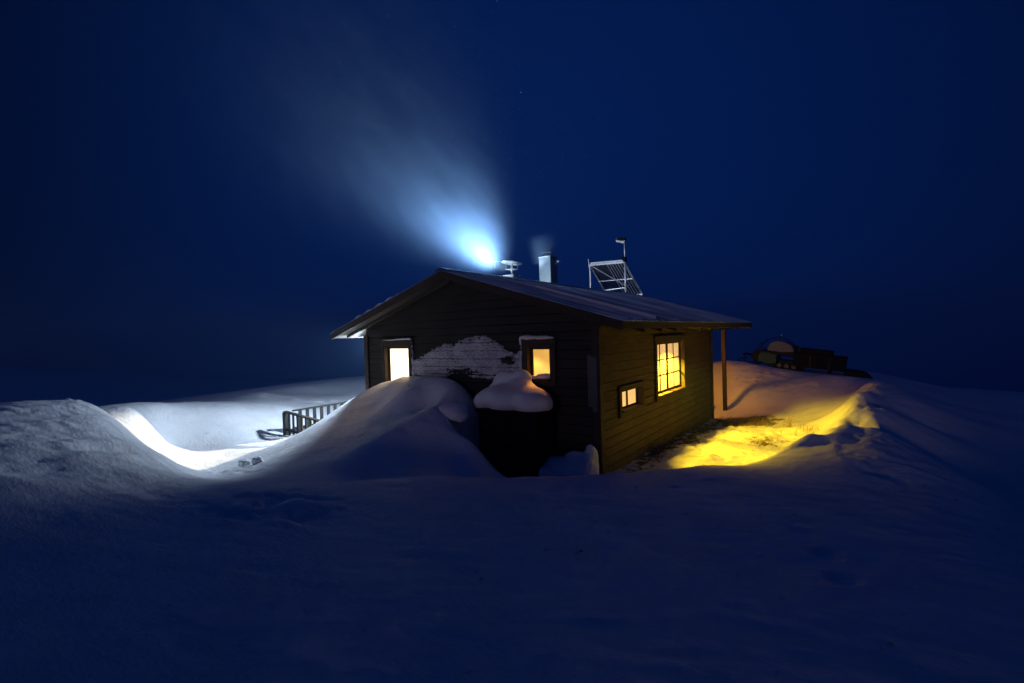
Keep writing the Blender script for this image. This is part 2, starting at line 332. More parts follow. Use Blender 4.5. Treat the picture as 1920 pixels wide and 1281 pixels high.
def boards(F, u0, u1, z0, topf, holes, seed):
    """lapped horizontal boards; holes = (ua, ub, za, zb); topf(u) = roof line"""
    mb = MB(); BH = .158; T = .13; rr = random.Random(seed); z = z0; umid = (u0 + u1) / 2
    while z < max(topf(u0), topf(u1), topf(umid)):
        cuts = sorted({z, z + BH, *[h for hh in holes for h in hh[2:] if z < h < z + BH]})
        dy = rr.uniform(-.002, .002)
        for za, zb in zip(cuts[:-1], cuts[1:]):
            def lim(zz):
                a, b = u0, u1
                if topf(u0) < zz: a = umid - (topf(umid) - zz) / SL if topf(umid) > zz else umid
                if topf(u1) < zz: b = umid + (topf(umid) - zz) / SL if topf(umid) > zz else umid
                return max(a, u0), min(b, u1)
            if topf(umid) <= za: continue
            (a0, b0), (a1, b1) = lim(za), lim(zb)
            segs = [(a0, b0, a1, b1)]
            for ua, ub, ha, hb in holes:
                if za >= ha - 1e-6 and zb <= hb + 1e-6:
                    ns = []
                    for s in segs:
                        if s[0] < ua and s[1] > ub: ns += [(s[0], ua, s[2], ua), (ub, s[1], ub, s[3])]
                        else: ns.append(s)
                    segs = ns
            f = lambda zz: 0.0 + dy + .020 * ((zz - z) / BH)   # bottom edge proud, top set back
            for s in segs:
                lo = f(za); hi = f(zb); gz = za + (.020 if za == z else 0)
                vs = [(s[0], lo, gz), (s[1], lo, gz), (s[3], hi, zb), (s[2], hi, zb), (s[0], T, za), (s[1], T, za), (s[3], T, zb), (s[2], T, zb),
                      (s[0], .045, za), (s[1], .045, za)]
                vs = [F @ Vector(v) for v in vs]
                mb.add(vs, [(0, 1, 2, 3), (8, 9, 1, 0), (4, 5, 9, 8), (7, 6, 5, 4), (3, 2, 6, 7), (0, 3, 7, 4, 8), (1, 9, 5, 6, 2)])
        z += BH
    return mb
WIN = {}
def window(F, u0, u1, z0, z1, nsash, cols, rows, pane, cas=.10, top=.12, wall=cabin, st=.05, br=.013):
    c = MB(); P = .035
    c.box((u0 - cas, -P, z0 - .02), (u0 - .001, .0, z1), F); c.box((u1 + .001, -P, z0 - .02), (u1 + cas, .0, z1), F)
    c.box((u0 - cas - .02, -P - .008, z1), (u1 + cas + .02, .0, z1 + top), F)
    c.box((u0 - cas, -P, z0 - .02 - .09), (u1 + cas, .0, z0 - .02), F)
    rv = .018                                                   # reveals
    c.box((u0, -.03, z0), (u0 + rv, .128, z1), F); c.box((u1 - rv, -.03, z0), (u1, .128, z1), F)
    c.box((u0 + rv, -.03, z1 - rv), (u1 - rv, .128, z1), F)
    w = child(c.build('window', M['trim'], bevel=.004), wall)
    s_ = child(MB().box((u0 + rv, -.075, z0 - .012), (u1 - rv, .128, z0 + .014), F).build('sill', M['sash'], bevel=.004), w)
    a, b = u0 + rv, u1 - rv; sw = (b - a) / nsash
    for k in range(nsash):
        sa, sb = a + k * sw + .003, a + (k + 1) * sw - .003; za, zb = z0 + .016, z1 - rv - .003; s = MB(); ya, yb = .075, .115
        s.box((sa, ya, za), (sa + st, yb, zb), F).box((sb - st, ya, za), (sb, yb, zb), F)
        s.box((sa + st, ya, za), (sb - st, yb, za + st), F).box((sa + st, ya, zb - st), (sb - st, yb, zb), F)
        ga, gb, gc, gd = sa + st, sb - st, za + st, zb - st
        for i in range(1, cols): x = ga + (gb - ga) * i / cols; s.box((x - br, ya + .004, gc), (x + br, yb - .004, gd), F)
        for j in range(1, rows):
            zz = gc + (gd - gc) * j / rows
            for i in range(cols):
                xa = ga + (gb - ga) * i / cols + (br if i else 0); xb = ga + (gb - ga) * (i + 1) / cols - (br if i < cols - 1 else 0)
                s.box((xa, ya + .006, zz - br), (xb, yb - .006, zz + br), F)
        so = child(s.build('sash', M['sash'], bevel=.002), w)
        child(MB().box((ga - .005, .093, gc - .005), (gb + .005, .097, gd + .005), F).build('pane', pane), w)
    return w
GW1 = (-5.33, -4.50, 1.20, 2.14); GW2 = (-1.40, -.90, 1.50, 2.10)
SW1 = (2.71, 4.62, .93, 2.07); SW2 = (.83, 1.82, .885, 1.25)
LW1 = (3.4, 4.6, 1.0, 2.0)
roofline = lambda u: under(u)
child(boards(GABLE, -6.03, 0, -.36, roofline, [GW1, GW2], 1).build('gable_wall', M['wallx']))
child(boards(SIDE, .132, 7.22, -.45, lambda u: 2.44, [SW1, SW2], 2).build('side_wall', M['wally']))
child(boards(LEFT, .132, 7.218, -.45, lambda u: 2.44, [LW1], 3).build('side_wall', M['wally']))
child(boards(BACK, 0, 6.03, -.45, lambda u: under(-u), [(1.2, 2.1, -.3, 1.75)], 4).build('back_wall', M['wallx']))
cb = [MB().box((-.11, -.028, -.4), (.028, -.001, 2.40)).box((.001, -.001, -.4), (.028, .11, 2.40)),
      MB().box((-6.058, -.028, -.4), (-5.92, -.001, 2.40)).box((-6.058, -.001, -.4), (-6.031, .11, 2.40)),
      MB().box((.001, 7.24, -.45), (.028, 7.378, 2.40)).box((-.11, 7.351, -.45), (.001, 7.378, 2.40)),
      MB().box((-6.058, 7.24, -.45), (-6.031, 7.378, 2.40)).box((-6.031, 7.351, -.45), (-5.92, 7.378, 2.40))]
for b in cb: child(b.build('corner_board', M['trim'], bevel=.003))
child(MB().box((-.19, -.034, 1.08), (-.113, -.0145, 1.93)).box((-.112, -.036, 1.0), (-.02, -.029, 1.90)).build('metal_strip', M['flash']))
child(MB().box((1.2 - 3.3, 7.36, -.3), (1.2 - 2.4, 7.40, 1.75)).build('back_door', M['trim']))
# interior
inn = MB().box((-5.9, .131, -.30), (-.131, 7.21, -.22)).box((-5.9, .131, 2.36), (-.131, 7.21, 2.40))
child(inn.build('floor_and_ceiling', M['inner']))
child(MB().box((-5.89, 2.1, -.22), (-.132, 2.18, 2.36)).box((-3.6, .132, -.22), (-3.52, 2.1, 2.36)).build('inner_wall', M['inner']))
lin = MB()
child(MB().box((-3.3, 6.0, -.22), (-2.2, 6.6, 1.9)).build('cupboard', M['inner']))
# roof
def rz(x, off=0): return RIDGE_Z - SL * abs(x - RIDGE_X) + off
def slope_slab(y0, y1, x0, x1, top, bot):
    return [(x0, y0, rz(x0, top)), (x1, y0, rz(x1, top)), (x1, y0, rz(x1, bot)), (x0, y0, rz(x0, bot))], (0, y1 - y0, 0)
rf = MB()
for sgn in (1, -1):
    rf.prism(*slope_slab(Y0 - .012, Y1 + .012, RIDGE_X, RIDGE_X + sgn * (EAVE + .03), 0, -.018))
    k = 0; y = Y0 + .12
    while y < Y1:
        p = [(y - .016, 0), (y - .008, .032), (y + .008, .032), (y + .016, 0)]
        xs = (RIDGE_X + sgn * .10, RIDGE_X + sgn * (EAVE + .025)); vs = [(x, yy, rz(x, h + .001)) for x in xs for yy, h in p]
        rf.add(vs, [(0, 1, 5, 4), (1, 2, 6, 5), (2, 3, 7, 6), (3, 0, 4, 7), (0, 3, 2, 1), (4, 5, 6, 7)]); y += .31
roof = child(rf.build('roof', M['roof']))
rc = MB()
for sgn in (1, -1): rc.prism([(RIDGE_X, Y0 - .02, rz(RIDGE_X, .05)), (RIDGE_X + sgn * .17, Y0 - .02, rz(RIDGE_X + sgn * .17, .043)), (RIDGE_X + sgn * .17, Y0 - .02, rz(RIDGE_X + sgn * .17, .034)), (RIDGE_X, Y0 - .02, rz(RIDGE_X, .04))], (0, Y1 - Y0 + .04, 0))
child(rc.build('ridge_cap', M['roof']))
for sgn in (1, -1):
    xe = RIDGE_X + sgn * EAVE
    child(MB().prism(*slope_slab(Y0 + .03, Y1 - .03, RIDGE_X, xe - sgn * .03, -.0185, -.128)).build('soffit', M['soffit']))
    for yy in (Y0, Y1 - .03):
        f = MB().prism(*slope_slab(yy, yy + .029, RIDGE_X, xe, -.0185, -.155))
        f.prism(*slope_slab(yy - .02 if yy < 0 else yy + .03, yy - .0005 if yy < 0 else yy + .05, RIDGE_X, xe, -.019, -.085))
        child(f.build('rake_board', M['trim'], bevel=.003))
    child(MB().box((min(xe, xe - sgn * .029), Y0 + .03, rz(xe) - .135), (max(xe, xe - sgn * .029), Y1 - .031, rz(xe) - .02)).build('eave_board', M['trim'], bevel=.003))
    r_ = MB()
    r_.prism(*slope_slab(-.22, -.17, RIDGE_X + sgn * .05, xe - sgn * .2, -.1285, -.20))
    child(r_.build('rafter', M['trim']))
y = .5
while y < 9.9:
    for sgn in (1, -1):
        xe = RIDGE_X + sgn * EAVE; xw = 0.005 if sgn > 0 else -6.035
        if y > 7.4: xw = RIDGE_X + sgn * .1
        child(MB().prism(*slope_slab(y - .024, y + .024, xw, xe - sgn * .04, -.1285, -.21)).build('rafter', M['soffit']))
    y += .85
child(MB().box((-.055, 7.38, 2.28), (.055, 9.75, 2.42)).build('porch_beam', M['trim'], bevel=.004))
for xx in (0, -3.0, -5.95):
    child(MB().box((xx - .055, 8.85, -.3), (xx + .055, 8.96, 2.278 if xx > -1 else under(xx))).build('porch_post', M['trim'], bevel=.006))
child(MB().box((-5.9, 7.40, -.14), (-.4, 9.2, -.06)).build('porch_deck', M['trim'], bevel=.006))
white = (1, .93, .72)
window(GABLE, *GW1, 1, 1, 1, pane_mat('steamed_glass_bright', (1, .90, .72), 2.8))
window(GABLE, *GW2, 1, 1, 1, pane_mat('steamed_glass_amber', (1, .56, .12), 1.1))
window(SIDE, *SW1, 2, 2, 3, pane_mat('steamed_glass_yellow', (1, .66, .28), 1.15, .6, .35))
window(SIDE, *SW2, 2, 1, 1, pane_mat('steamed_glass_small', (1, .60, .20), 1.5, .5, .4), cas=.085, top=.085, st=.025)
window(LEFT, *LW1, 2, 1, 2, pane_mat('steamed_glass_left', (1, .86, .6), .6))
# chimneys
def at_roof(x): return rz(x, -.25)
c1 = MB().box((-3.50, 2.20, 3.3), (-3.24, 2.46, 3.74)).box((-3.53, 2.17, 3.74), (-3.21, 2.49, 3.76))
c1 = child(c1.build('chimney', M['steel'], bevel=.006))
cp = MB().tube([(-3.37, 2.33, 3.75), (-3.37, 2.33, 4.02)], .022, 12)
for dx, dy in ((-.10, -.10), (.10, -.10), (.10, .10), (-.10, .10)): cp.tube([(-3.37 + dx, 2.33 + dy, 3.9), (-3.37 + dx, 2.33 + dy, 4.06)], .007, 6)
cp.box((-3.49, 2.21, 3.895), (-3.25, 2.45, 3.905))
vs = []; n = 20
for z_, r_ in ((4.045, .25), (4.055, .26), (4.075, .06)):
    for k in range(n): t = 2 * math.pi * k / n; vs.append((-3.37 + r_ * math.cos(t), 2.33 + r_ * math.sin(t), z_ + .03 * math.cos(t + 2.2)))
cp.add(vs, [tuple(range(n))] + [(i * n + k, i * n + (k + 1) % n, (i + 1) * n + (k + 1) % n, (i + 1) * n + k) for i in range(2) for k in range(n)] + [tuple(2 * n + k for k in range(n))])
cp.bar((-3.9, 2.1, 4.115), (-3.3, 2.3, 4.10), .014).tube([(-3.75, 2.15, 3.95), (-3.75, 2.15, 4.11)], .006, 6).tube([(-3.62, 2.19, 3.98), (-3.62, 2.19, 4.11)], .006, 6)
child(cp.build('chimney_cap', M['alu']), c1)
c2 = MB().box((-3.56, 3.86, 3.3), (-3.20, 4.22, 4.38)).box((-3.575, 3.845, 4.38), (-3.185, 4.235, 4.40))
c2 = child(c2.build('chimney', M['steel'], bevel=.006))
cp = MB().tube([(-3.38, 4.04, 4.40), (-3.38, 4.04, 4.45)], .10, 16).box((-3.50, 3.96, 4.505), (-3.26, 4.12, 4.517))
for dx in (-.09, .09): cp.tube([(-3.38 + dx, 4.04, 4.44), (-3.38 + dx, 4.04, 4.51)], .007, 6)
child(MB().tube([(-3.19, 4.1, 4.2), (-3.07, 4.1, 4.256)], .02, 8).box((-3.12, 4.02, 4.25), (-3.03, 4.18, 4.262)).build('side_vent', M['alu']), c2)
child(cp.build('chimney_cap', M['alu']), c2)

# ------------------------------------------------------------------ solar collector and mast on the ridge
col = tag(empty('solar_collector', (-3.55, 9.3, 3.5)), 'slanted rack of dark collector tubes in a pale metal frame on the roof ridge', 'solar collector')
TL, TR = Vector((-4.23, 8.26, 4.70)), Vector((-2.94, 8.26, 4.66)); BL, BR = Vector((-4.35, 10.0, 3.66)), Vector((-2.98, 10.0, 3.66))
fr = MB()
for a, b, w_ in ((TL, TR, .06), (TL + Vector((0, .05, .07)), TR + Vector((0, .05, .07)), .045), (BL, BR, .06)): fr.bar(a, b, w_)
fr.bar(TL, BL, .035).bar(TR, BR, .035)
m0, m1 = TL.lerp(BL, .45), TR.lerp(BR, .45); fr.bar(m0 + Vector((0, -.03, -.05)), m1 + Vector((0, -.03, -.05)), .03)
fr.bar(TL, (-4.23, 8.26, 3.30), .04).bar((-4.23, 8.26, 3.74), (-2.94, 8.26, 3.80), .03).bar((-4.23, 8.26, 3.76), (-4.30, 9.4, 3.72), .025)
fr.bar(TL, (-3.2, 9.1, 3.9), .028).bar((-2.94, 8.26, 3.80), TR.lerp(BR, .55), .022).bar(TL + Vector((-.03, 0, -.08)), TL + Vector((-.05, 0, .22)), .03)
fr.bar((-4.35, 10.0, 3.7), (-4.35, 10.0, 3.12), .035).bar((-2.98, 9.9, 3.7), (-2.98, 9.9, 3.58), .035)
child(fr.build('frame', M['alu']), col)
nt_ = 13
for k in range(nt_):
    f = (k + .6) / nt_; a, b = TL.lerp(TR, f), BL.lerp(BR, f)
    child(MB().tube([a + Vector((0, .05, -.02)), b + Vector((0, 0, .03))], .036, 8).build('tube', M['tube'], smooth=True), col)
    child(MB().bar(a + Vector((0, .02, -.05)), b + Vector((0, -.02, 0)), .02).build('slat', M['alu']), col) if k > nt_ * .45 else None
mast = tag(empty('lamp_mast', (-2.9, 8.2, 3.5)), 'thin pale pole with a small flat lamp head rising beside the collector rack', 'mast')
mp = MB().tube([(-2.90, 8.2, 3.50), (-2.90, 8.2, 4.75)], .034, 10).tube([(-2.90, 8.2, 4.75), (-2.90, 8.2, 5.34)], .024, 10)
child(mp.build('pole', M['alu'], smooth=True), mast)
child(MB().box((-2.95, 8.13, 4.66), (-2.86, 8.27, 4.82)).tube([(-2.99, 8.2, 4.72), (-3.0, 8.2, 4.86)], .016, 6).tube([(-2.97, 8.2, 4.8), (-2.91, 8.2, 5.2)], .006, 6).build('clamp', M['dark']), mast)
hd = MB().prism([(-3.17, 8.14, 5.42), (-3.15, 8.14, 5.50), (-2.86, 8.14, 5.47), (-2.85, 8.14, 5.40), (-2.92, 8.14, 5.36)], (0, .13, 0))
child(hd.build('lamp_head', M['dark'], bevel=.01), mast)
child(MB().bar((-3.18, 8.19, 5.45), (-2.89, 8.19, 5.345), .03, .14, up=(1, 0, 0)).build('lamp_bracket', M['alu']), mast)

# ------------------------------------------------------------------ railing
rl = tag(empty('railing', (-8.35, -.77, 0)), 'grey wooden stair railing half buried in snow left of the cabin', 'railing')
A = Vector((-8.35, -.77, .53)); B = Vector((-6.55, -.86, .44)); E_ = Vector((-7.95, 1.25, .60))
A2 = Vector((-8.30, -.60, .53))
child(MB().bar(A, B, .10, .035).build('top_rail', M['rail'], bevel=.004), rl)
child(MB().bar(A2, E_, .09, .035).build('top_rail', M['rail'], bevel=.004), rl)
child(MB().bar(A - Vector((0, 0, .44)), B - Vector((0, 0, .44)), .035, .07).build('bottom_rail', M['rail']), rl)
child(MB().bar(A2 - Vector((0, 0, .46)), E_ - Vector((0, 0, .46)), .035, .07).build('bottom_rail', M['rail']), rl)
child(MB().bar(A - Vector((0, 0, .9)), A - Vector((0, 0, .018)), .11, .09, up=(0, 1, 0)).build('post', M['rail'], bevel=.005), rl)
for k in range(1, 9):
    p = A.lerp(B, k / 8.6); child(MB().bar(p - Vector((0, 0, .80)), p - Vector((0, 0, .018)), .07, .022, up=(0, 1, 0)).build('baluster', M['rail']), rl)
for k in range(1, 11):
    p = A2.lerp(E_, k / 10.2); child(MB().bar(p - Vector((0, 0, .80)), p - Vector((0, 0, .018)), .024, .085, up=(0, 1, 0)).build('baluster', M['rail']), rl)

# ------------------------------------------------------------------ snow lying on things
def blob(name, parts, mat, label, cat, vox=.028, amp=.03, size=.35, kind=None, group=None, parent=None):
    bm = bmesh.new()
    for (x, y, z), (a, b, c), rot in parts:
        mt = Matrix.Translation((x, y, z)) @ Matrix.Rotation(R(rot), 4, 'Y') @ Matrix.Diagonal((a, b, c, 1))
        bmesh.ops.create_icosphere(bm, subdivisions=4, radius=1, matrix=mt)
    me = D.meshes.new(name); bm.to_mesh(me); bm.free(); me.materials.append(mat)
    o = D.objects.new(name, me); C.objects.link(o)
    r = o.modifiers.new('remesh', 'REMESH'); r.mode = 'VOXEL'; r.voxel_size = vox; r.use_smooth_shade = True
    s = o.modifiers.new('smooth', 'SMOOTH'); s.factor = .5; s.iterations = 26
    tx = D.textures.new(name, 'CLOUDS'); tx.noise_scale = size; tx.noise_depth = 3
    d = o.modifiers.new('relief', 'DISPLACE'); d.texture = tx; d.strength = amp; d.mid_level = .5; d.texture_coords = 'GLOBAL'
    return tag(o, label, cat, group, kind)
cap = blob('snow_pillow', [((-1.56, -.42, 1.20), (.54, .42, .24), 4), ((-1.06, -.38, 1.17), (.36, .38, .25), 12), ((-1.86, -.44, 1.17), (.22, .34, .14), 0),
     ((-0.90, -.36, 1.06), (.14, .30, .14), 30), ((-1.76, -.12, 1.42), (.34, .15, .24), 0), ((-1.47, -.10, 1.52), (.22, .13, .17), 0),
     ((-1.29, -.24, 1.33), (.36, .22, .16), 22), ((-1.94, -.10, 1.3), (.30, .12, .16), 0), ((-1.96, -.45, 1.15), (.24, .32, .19), -4)],
     M['snow'], 'thick rounded snow pillow on the dark box under the right gable window', 'snow cap', amp=.035, vox=.024)
blob('snow_overhang', [((-2.20, -1.05, .98), (.20, .20, .13), 0), ((-2.32, -1.0, 1.04), (.26, .26, .12), 0), ((-2.10, -1.02, .93), (.12, .14, .10), 0)],
     M['snow'], 'small overhanging lump of snow at the right edge of the big drift', 'snow lump', amp=.03, vox=.02, size=.2)
blob('snow_heap', [((-.30, -.25, .05), (.36, .22, .34), 0), ((-.12, -.12, .22), (.13, .12, .28), 0), ((-.62, -.3, .02), (.36, .25, .25), 0), ((-.95, -.5, .02), (.25, .22, .14), 0)],
     M['snow'], 'low heap of snow against the gable foot by the near corner', 'snow heap', amp=.045, vox=.02, size=.16)
blob('window_snow', [((-4.68, -.045, 2.283), (.30, .035, .022), 0), ((-4.50, -.05, 2.283), (.12, .035, .026), 0), ((-5.05, -.045, 2.270), (.36, .03, .012), 0), ((-4.395, -.02, 2.18), (.02, .028, .11), 0), ((-4.39, -.02, 1.98), (.014, .022, .10), 0), ((-4.395, -.02, 1.80), (.024, .03, .13), 0), ((-4.39, -.02, 1.58), (.026, .03, .16), 0)],
     M['snow'], 'thin line of snow on the head and side of the left gable window', 'snow', amp=.022, vox=.009, size=.05)
blob('window_snow', [((-1.15, -.05, 2.245), (.38, .045, .035), 1), ((-1.34, -.05, 2.25), (.20, .045, .042), 0), ((-1.52, -.02, 2.17), (.035, .035, .10), -12), ((-1.53, -.02, 1.80), (.03, .03, .20), 0), ((-1.50, -.02, 1.98), (.025, .025, .06), 0)],
     M['snow'], 'thicker strip of snow on the head and side of the right gable window', 'snow', amp=.03, vox=.010, size=.06)
blob('sill_snow', [((-1.06, .02, 1.555), (.17, .09, .07), 0), ((-1.25, .05, 1.53), (.14, .07, .045), 0)], M['snow'], 'snow packed on the sill of the right gable window', 'snow', amp=.02, vox=.012, size=.08)
for (x, y, z, s) in ((-5.28, -3.32, .17, .12), (-5.05, -3.30, .22, .10), (-4.85, -3.36, .26, .13), (-5.5, -3.38, .13, .09), (-4.98, -3.55, .22, .09), (-4.7, -3.42, .27, .08), (-5.38, -3.62, .16, .07)):
    pass
clods = [((-5.42, -3.10), .12, 'larger round snow clod in the trench mouth'), ((-5.12, -3.02), .11, 'snow clod at the right end of the trench clods')]
for (x, y), s, lb in clods:
    blob('snow_clod', [((x, y, ground_z(x, y) + s * .5), (s, s * .85, s * .62), 10), ((x + s * .5, y + s * .2, ground_z(x, y) + s * .2), (s * .6, s * .6, s * .4), 0)],
         M['snow'], lb, 'snow clod', amp=.075, vox=.010, size=.09, group='clods of snow in the trench')
# thin snow on the roof and along one seam
rs = MB(); xs = np.linspace(-4.1, -6.55, 26)
for i in range(25):
    x0, x1 = xs[i], xs[i + 1]; h = .035 * (1 + .6 * math.sin(i * 1.7)) * (1 if 1 < i < 17 else .25)
    h2 = .035 * (1 + .6 * math.sin((i + 1) * 1.7)) * (1 if 1 < i + 1 < 17 else .25)
    rs.add([(x0, -.50, rz(x0, .002)), (x1, -.50, rz(x1, .002)), (x1, -.48, rz(x1, h2)), (x0, -.48, rz(x0, h)), (x0, -.2, rz(x0, .002)), (x1, -.2, rz(x1, .002)), (x1, -.25, rz(x1, h2)), (x0, -.25, rz(x0, h))],
           [(0, 1, 2, 3), (3, 2, 6, 7), (7, 6, 5, 4)])
tag(rs.build('roof_snow', M['snow']), 'thin band of snow along the left rake of the roof', 'snow')
ss = MB(); xs = np.linspace(-1.85, .60, 40)
for i in range(39):
    x0, x1 = xs[i], xs[i + 1]; w0, w1 = (.014 + .005 * math.sin(i * 2.3)), (.014 + .005 * math.sin((i + 1) * 2.3))
    ss.add([(x0, 1.05 - w0 * 1.6, rz(x0, .002)), (x1, 1.05 - w1 * 1.6, rz(x1, .002)), (x1, 1.06, rz(x1, .065)), (x0, 1.06, rz(x0, .065)), (x0, 1.05 + w0, rz(x0, .002)), (x1, 1.05 + w1, rz(x1, .002))], [(0, 1, 2, 3), (3, 2, 5, 4)])
tag(ss.build('seam_snow', M['snow']), 'bright line of snow lying along one seam of the right roof slope', 'snow')
# rime plastered on the gable between the windows
OUT = [(-4.42, 1.45), (-4.40, 1.80), (-4.22, 1.86), (-4.0, 1.93), (-3.75, 2.03), (-3.42, 2.16), (-3.2, 2.10), (-3.05, 2.19), (-2.8, 2.24), (-2.45, 2.28), (-2.33, 2.27), (-2.2, 2.2), (-2.0, 2.12), (-1.9, 2.0), (-1.78, 1.95), (-1.62, 1.95), (-1.5, 2.08), (-1.5, 1.62), (-1.7, 1.55), (-2.0, 1.45), (-2.6, 1.50), (-3.2, 1.55), (-3.8, 1.42)]
gx = np.arange(-4.45, -1.46, .009); gz = np.arange(1.28, 2.34, .008); XX, ZZ = np.meshgrid(gx, gz)
ins = np.zeros(XX.shape, bool); n = len(OUT)
for i in range(n):
    (x0, z0), (x1, z1) = OUT[i], OUT[(i + 1) % n]
    if z0 == z1: continue
    cr = ((z0 > ZZ) != (z1 > ZZ)) & (XX < (x1 - x0) * (ZZ - z0) / (z1 - z0) + x0); ins ^= cr
dd = seg_dist(XX, ZZ, OUT + [OUT[0]]); sd = np.where(ins, dd, -dd)
ph = ((ZZ + .36) % .158) / .158
hh = np.where(sd < 0, np.clip(sd / .09, -1, 0) * 1.3, np.clip(sd / .10, 0, 1) * .55) + fbm(XX * 6 + ZZ * 3, ZZ * 24 - XX * 1.3, 4) * .42 + fbm(XX * 36 + ZZ * 11, ZZ * 47 - XX * 13, 3) * .65 + .15
hh -= np.exp(-((ph - .02) / .08) ** 2) * .6 + .75 * np.clip((1.72 - ZZ) / .25, 0, 1) * (fbm(XX * 2.0, ZZ * 14, 3) + .55)
hh -= .9 * np.exp(-(((XX + 3.0) / .55) ** 2 + ((ZZ - 1.62) / .06) ** 2)) + 1.1 * np.exp(-(((XX + 1.85) / .22) ** 2 + ((ZZ - 1.82) / .09) ** 2) ** 2) + .0
hh = np.clip(hh, -.12, 1.2); keep = hh > 0
vid = -np.ones(XX.shape, int); need = np.zeros(XX.shape, bool); qd = keep[:-1, :-1] | keep[1:, :-1] | keep[:-1, 1:] | keep[1:, 1:]
need[:-1, :-1] |= qd; need[1:, :-1] |= qd; need[:-1, 1:] |= qd; need[1:, 1:] |= qd; vid[need] = np.arange(need.sum())
mb = MB(); yy = -.002 - .065 * np.clip(hh, -.3, 1) + .0
yy = np.where(hh < 0, .016, yy)
mb.v = [tuple(p) for p in np.stack([XX[need], yy[need], ZZ[need]], -1)]
ii, jj = np.nonzero(qd); mb.f = [(int(vid[a, b]), int(vid[a, b + 1]), int(vid[a + 1, b + 1]), int(vid[a + 1, b])) for a, b in zip(ii, jj)]
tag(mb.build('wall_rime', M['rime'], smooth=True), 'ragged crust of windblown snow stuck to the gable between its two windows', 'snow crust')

# ------------------------------------------------------------------ box under the snow pillow
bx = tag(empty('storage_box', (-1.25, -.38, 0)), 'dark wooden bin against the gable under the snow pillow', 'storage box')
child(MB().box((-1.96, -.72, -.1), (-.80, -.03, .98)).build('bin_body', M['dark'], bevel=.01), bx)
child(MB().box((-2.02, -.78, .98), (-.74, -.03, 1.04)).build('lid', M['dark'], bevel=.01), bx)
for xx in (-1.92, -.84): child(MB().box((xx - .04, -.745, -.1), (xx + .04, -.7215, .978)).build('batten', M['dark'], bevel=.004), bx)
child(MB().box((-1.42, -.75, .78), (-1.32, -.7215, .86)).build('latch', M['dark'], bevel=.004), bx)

# ------------------------------------------------------------------ lamps on the hidden side of the cabin
def fixture(name, p, q, label, mcol, e):
    o = tag(empty(name, p), label, 'lamp'); p = Vector(p); q = Vector(q)
    child(MB().box((p.x - .02, p.y - .06, p.z - .06), (p.x + .03, p.y + .06, p.z + .06)).bar(p, q, .03).build('bracket', M['dark']), o)
    d = (q - p).normalized(); child(MB().tube([q - d * .02, q + d * .05], [.05, .07], 12).build('housing', M['dark']), o)
    return o
PORCH_P = Vector((-6.37, .62, 2.16)); SPOT_P = Vector((-6.25, 1.4, 1.30))
fw = fixture('wall_lamp', (-6.055, .64, 2.16), (-6.24, .63, 2.17), 'cold white work lamp on the left wall above the stair railing', None, 0)
fx = fixture('added_spotlight', (-6.055, 1.45, 1.27), (-6.18, 1.42, 1.31), 'warm spotlight added on the left wall in place of window light on the trench', None, 0)  # added fixture, stands in for warm window light falling on the trench

dv = Vector((-math.sin(R(24)), -math.cos(R(24)), 0)); q0 = SPOT_P + Vector((-.04, .03, 0)) + dv * .02
child(MB().bar(q0 + Vector((0, 0, -.02)), q0 + dv * .45 + Vector((0, 0, -.02)), .008, .60).build('added_shade_flap', M['dark']), fx)  # unseen flap added to cut the edge of the warm light on the snow
child(MB().box((PORCH_P.x - .16, PORCH_P.y - .30, PORCH_P.z + .125), (PORCH_P.x + .30, PORCH_P.y + .25, PORCH_P.z + .135)).build('hood', M['dark']), fw)  # unseen plate added above the lamp to keep its light off the soffit
# ------------------------------------------------------------------ snowmobile and cargo sled on the far bank
SM = Matrix.Translation((-.15, 12.3, 1.02)) @ Matrix.Rotation(R(7.4), 4, 'Y')
sm = tag(empty('snowmobile', SM.translation), 'old snowmobile with green side panel and pale covered windscreen parked on the far snow bank', 'snowmobile')
T = lambda *p: SM @ Vector(p)
def sp(mb, name, mat, bev=0, smooth=False, par=sm): return child(mb.build(name, mat, bevel=bev, smooth=smooth), par)
for w in (-.38, .38):
    sp(MB().bar(T(.14, w, .03), T(1.15, w, .03), .12, .025, up=SM.to_3x3() @ Vector((0, 0, 1))).tube([T(.14, w, .03), T(.04, w, .07), T(-.02, w, .16), T(.03, w, .22), T(.16, w, .19)], .018, 6).tube([T(.3, w, .05), T(.5, w, .16), T(.8, w, .17), T(1.0, w, .05)], .014, 6), 'ski', M['black'])
    sp(MB().tube([T(.62, w, .06), T(.72, w * .6, .34)], .025, 8).tube([T(.45, w, .06), T(.66, w * .5, .28)], .016, 8), 'strut', M['black'])
sp(MB().tube([T(.12, -.3, .36), T(.12, .3, .36)], .03, 8).tube([T(.12, -.25, .36), T(.55, -.25, .34)], .022, 8).tube([T(.12, .25, .36), T(.55, .25, .34)], .022, 8).tube([T(.14, -.25, .36), T(.2, -.25, .14)], .02, 8), 'bumper', M['black'])
def hull(prof, w0, w1, taper=.0):
    mb = MB(); a = [T(s, w0 + taper, h) for s, h in prof]; b = [T(s, w1 - taper, h) for s, h in prof]; n = len(prof)
    return mb.add(a + b, [tuple(range(n)), tuple(range(n, 2 * n))[::-1]] + [(i, n + i, n + (i + 1) % n, (i + 1) % n) for i in range(n)])
sp(hull([(.38, .30), (.42, .44), (.56, .56), (.68, .60), (.90, .58), (.95, .15), (.55, .14)], -.36, .36), 'hood', M['black'], .03)
sp(hull([(.64, .18), (.60, .34), (.68, .50), (.90, .52), (1.18, .47), (1.20, .16), (.95, .12)], -.395, -.3605).add(*[(lambda v: v)(x) for x in ([T(.72, -.405, .22), T(1.1, -.405, .20), T(1.1, -.405, .24), T(.72, -.405, .26)], [(0, 1, 2, 3)])]), 'side_panel', M['green'], .008)
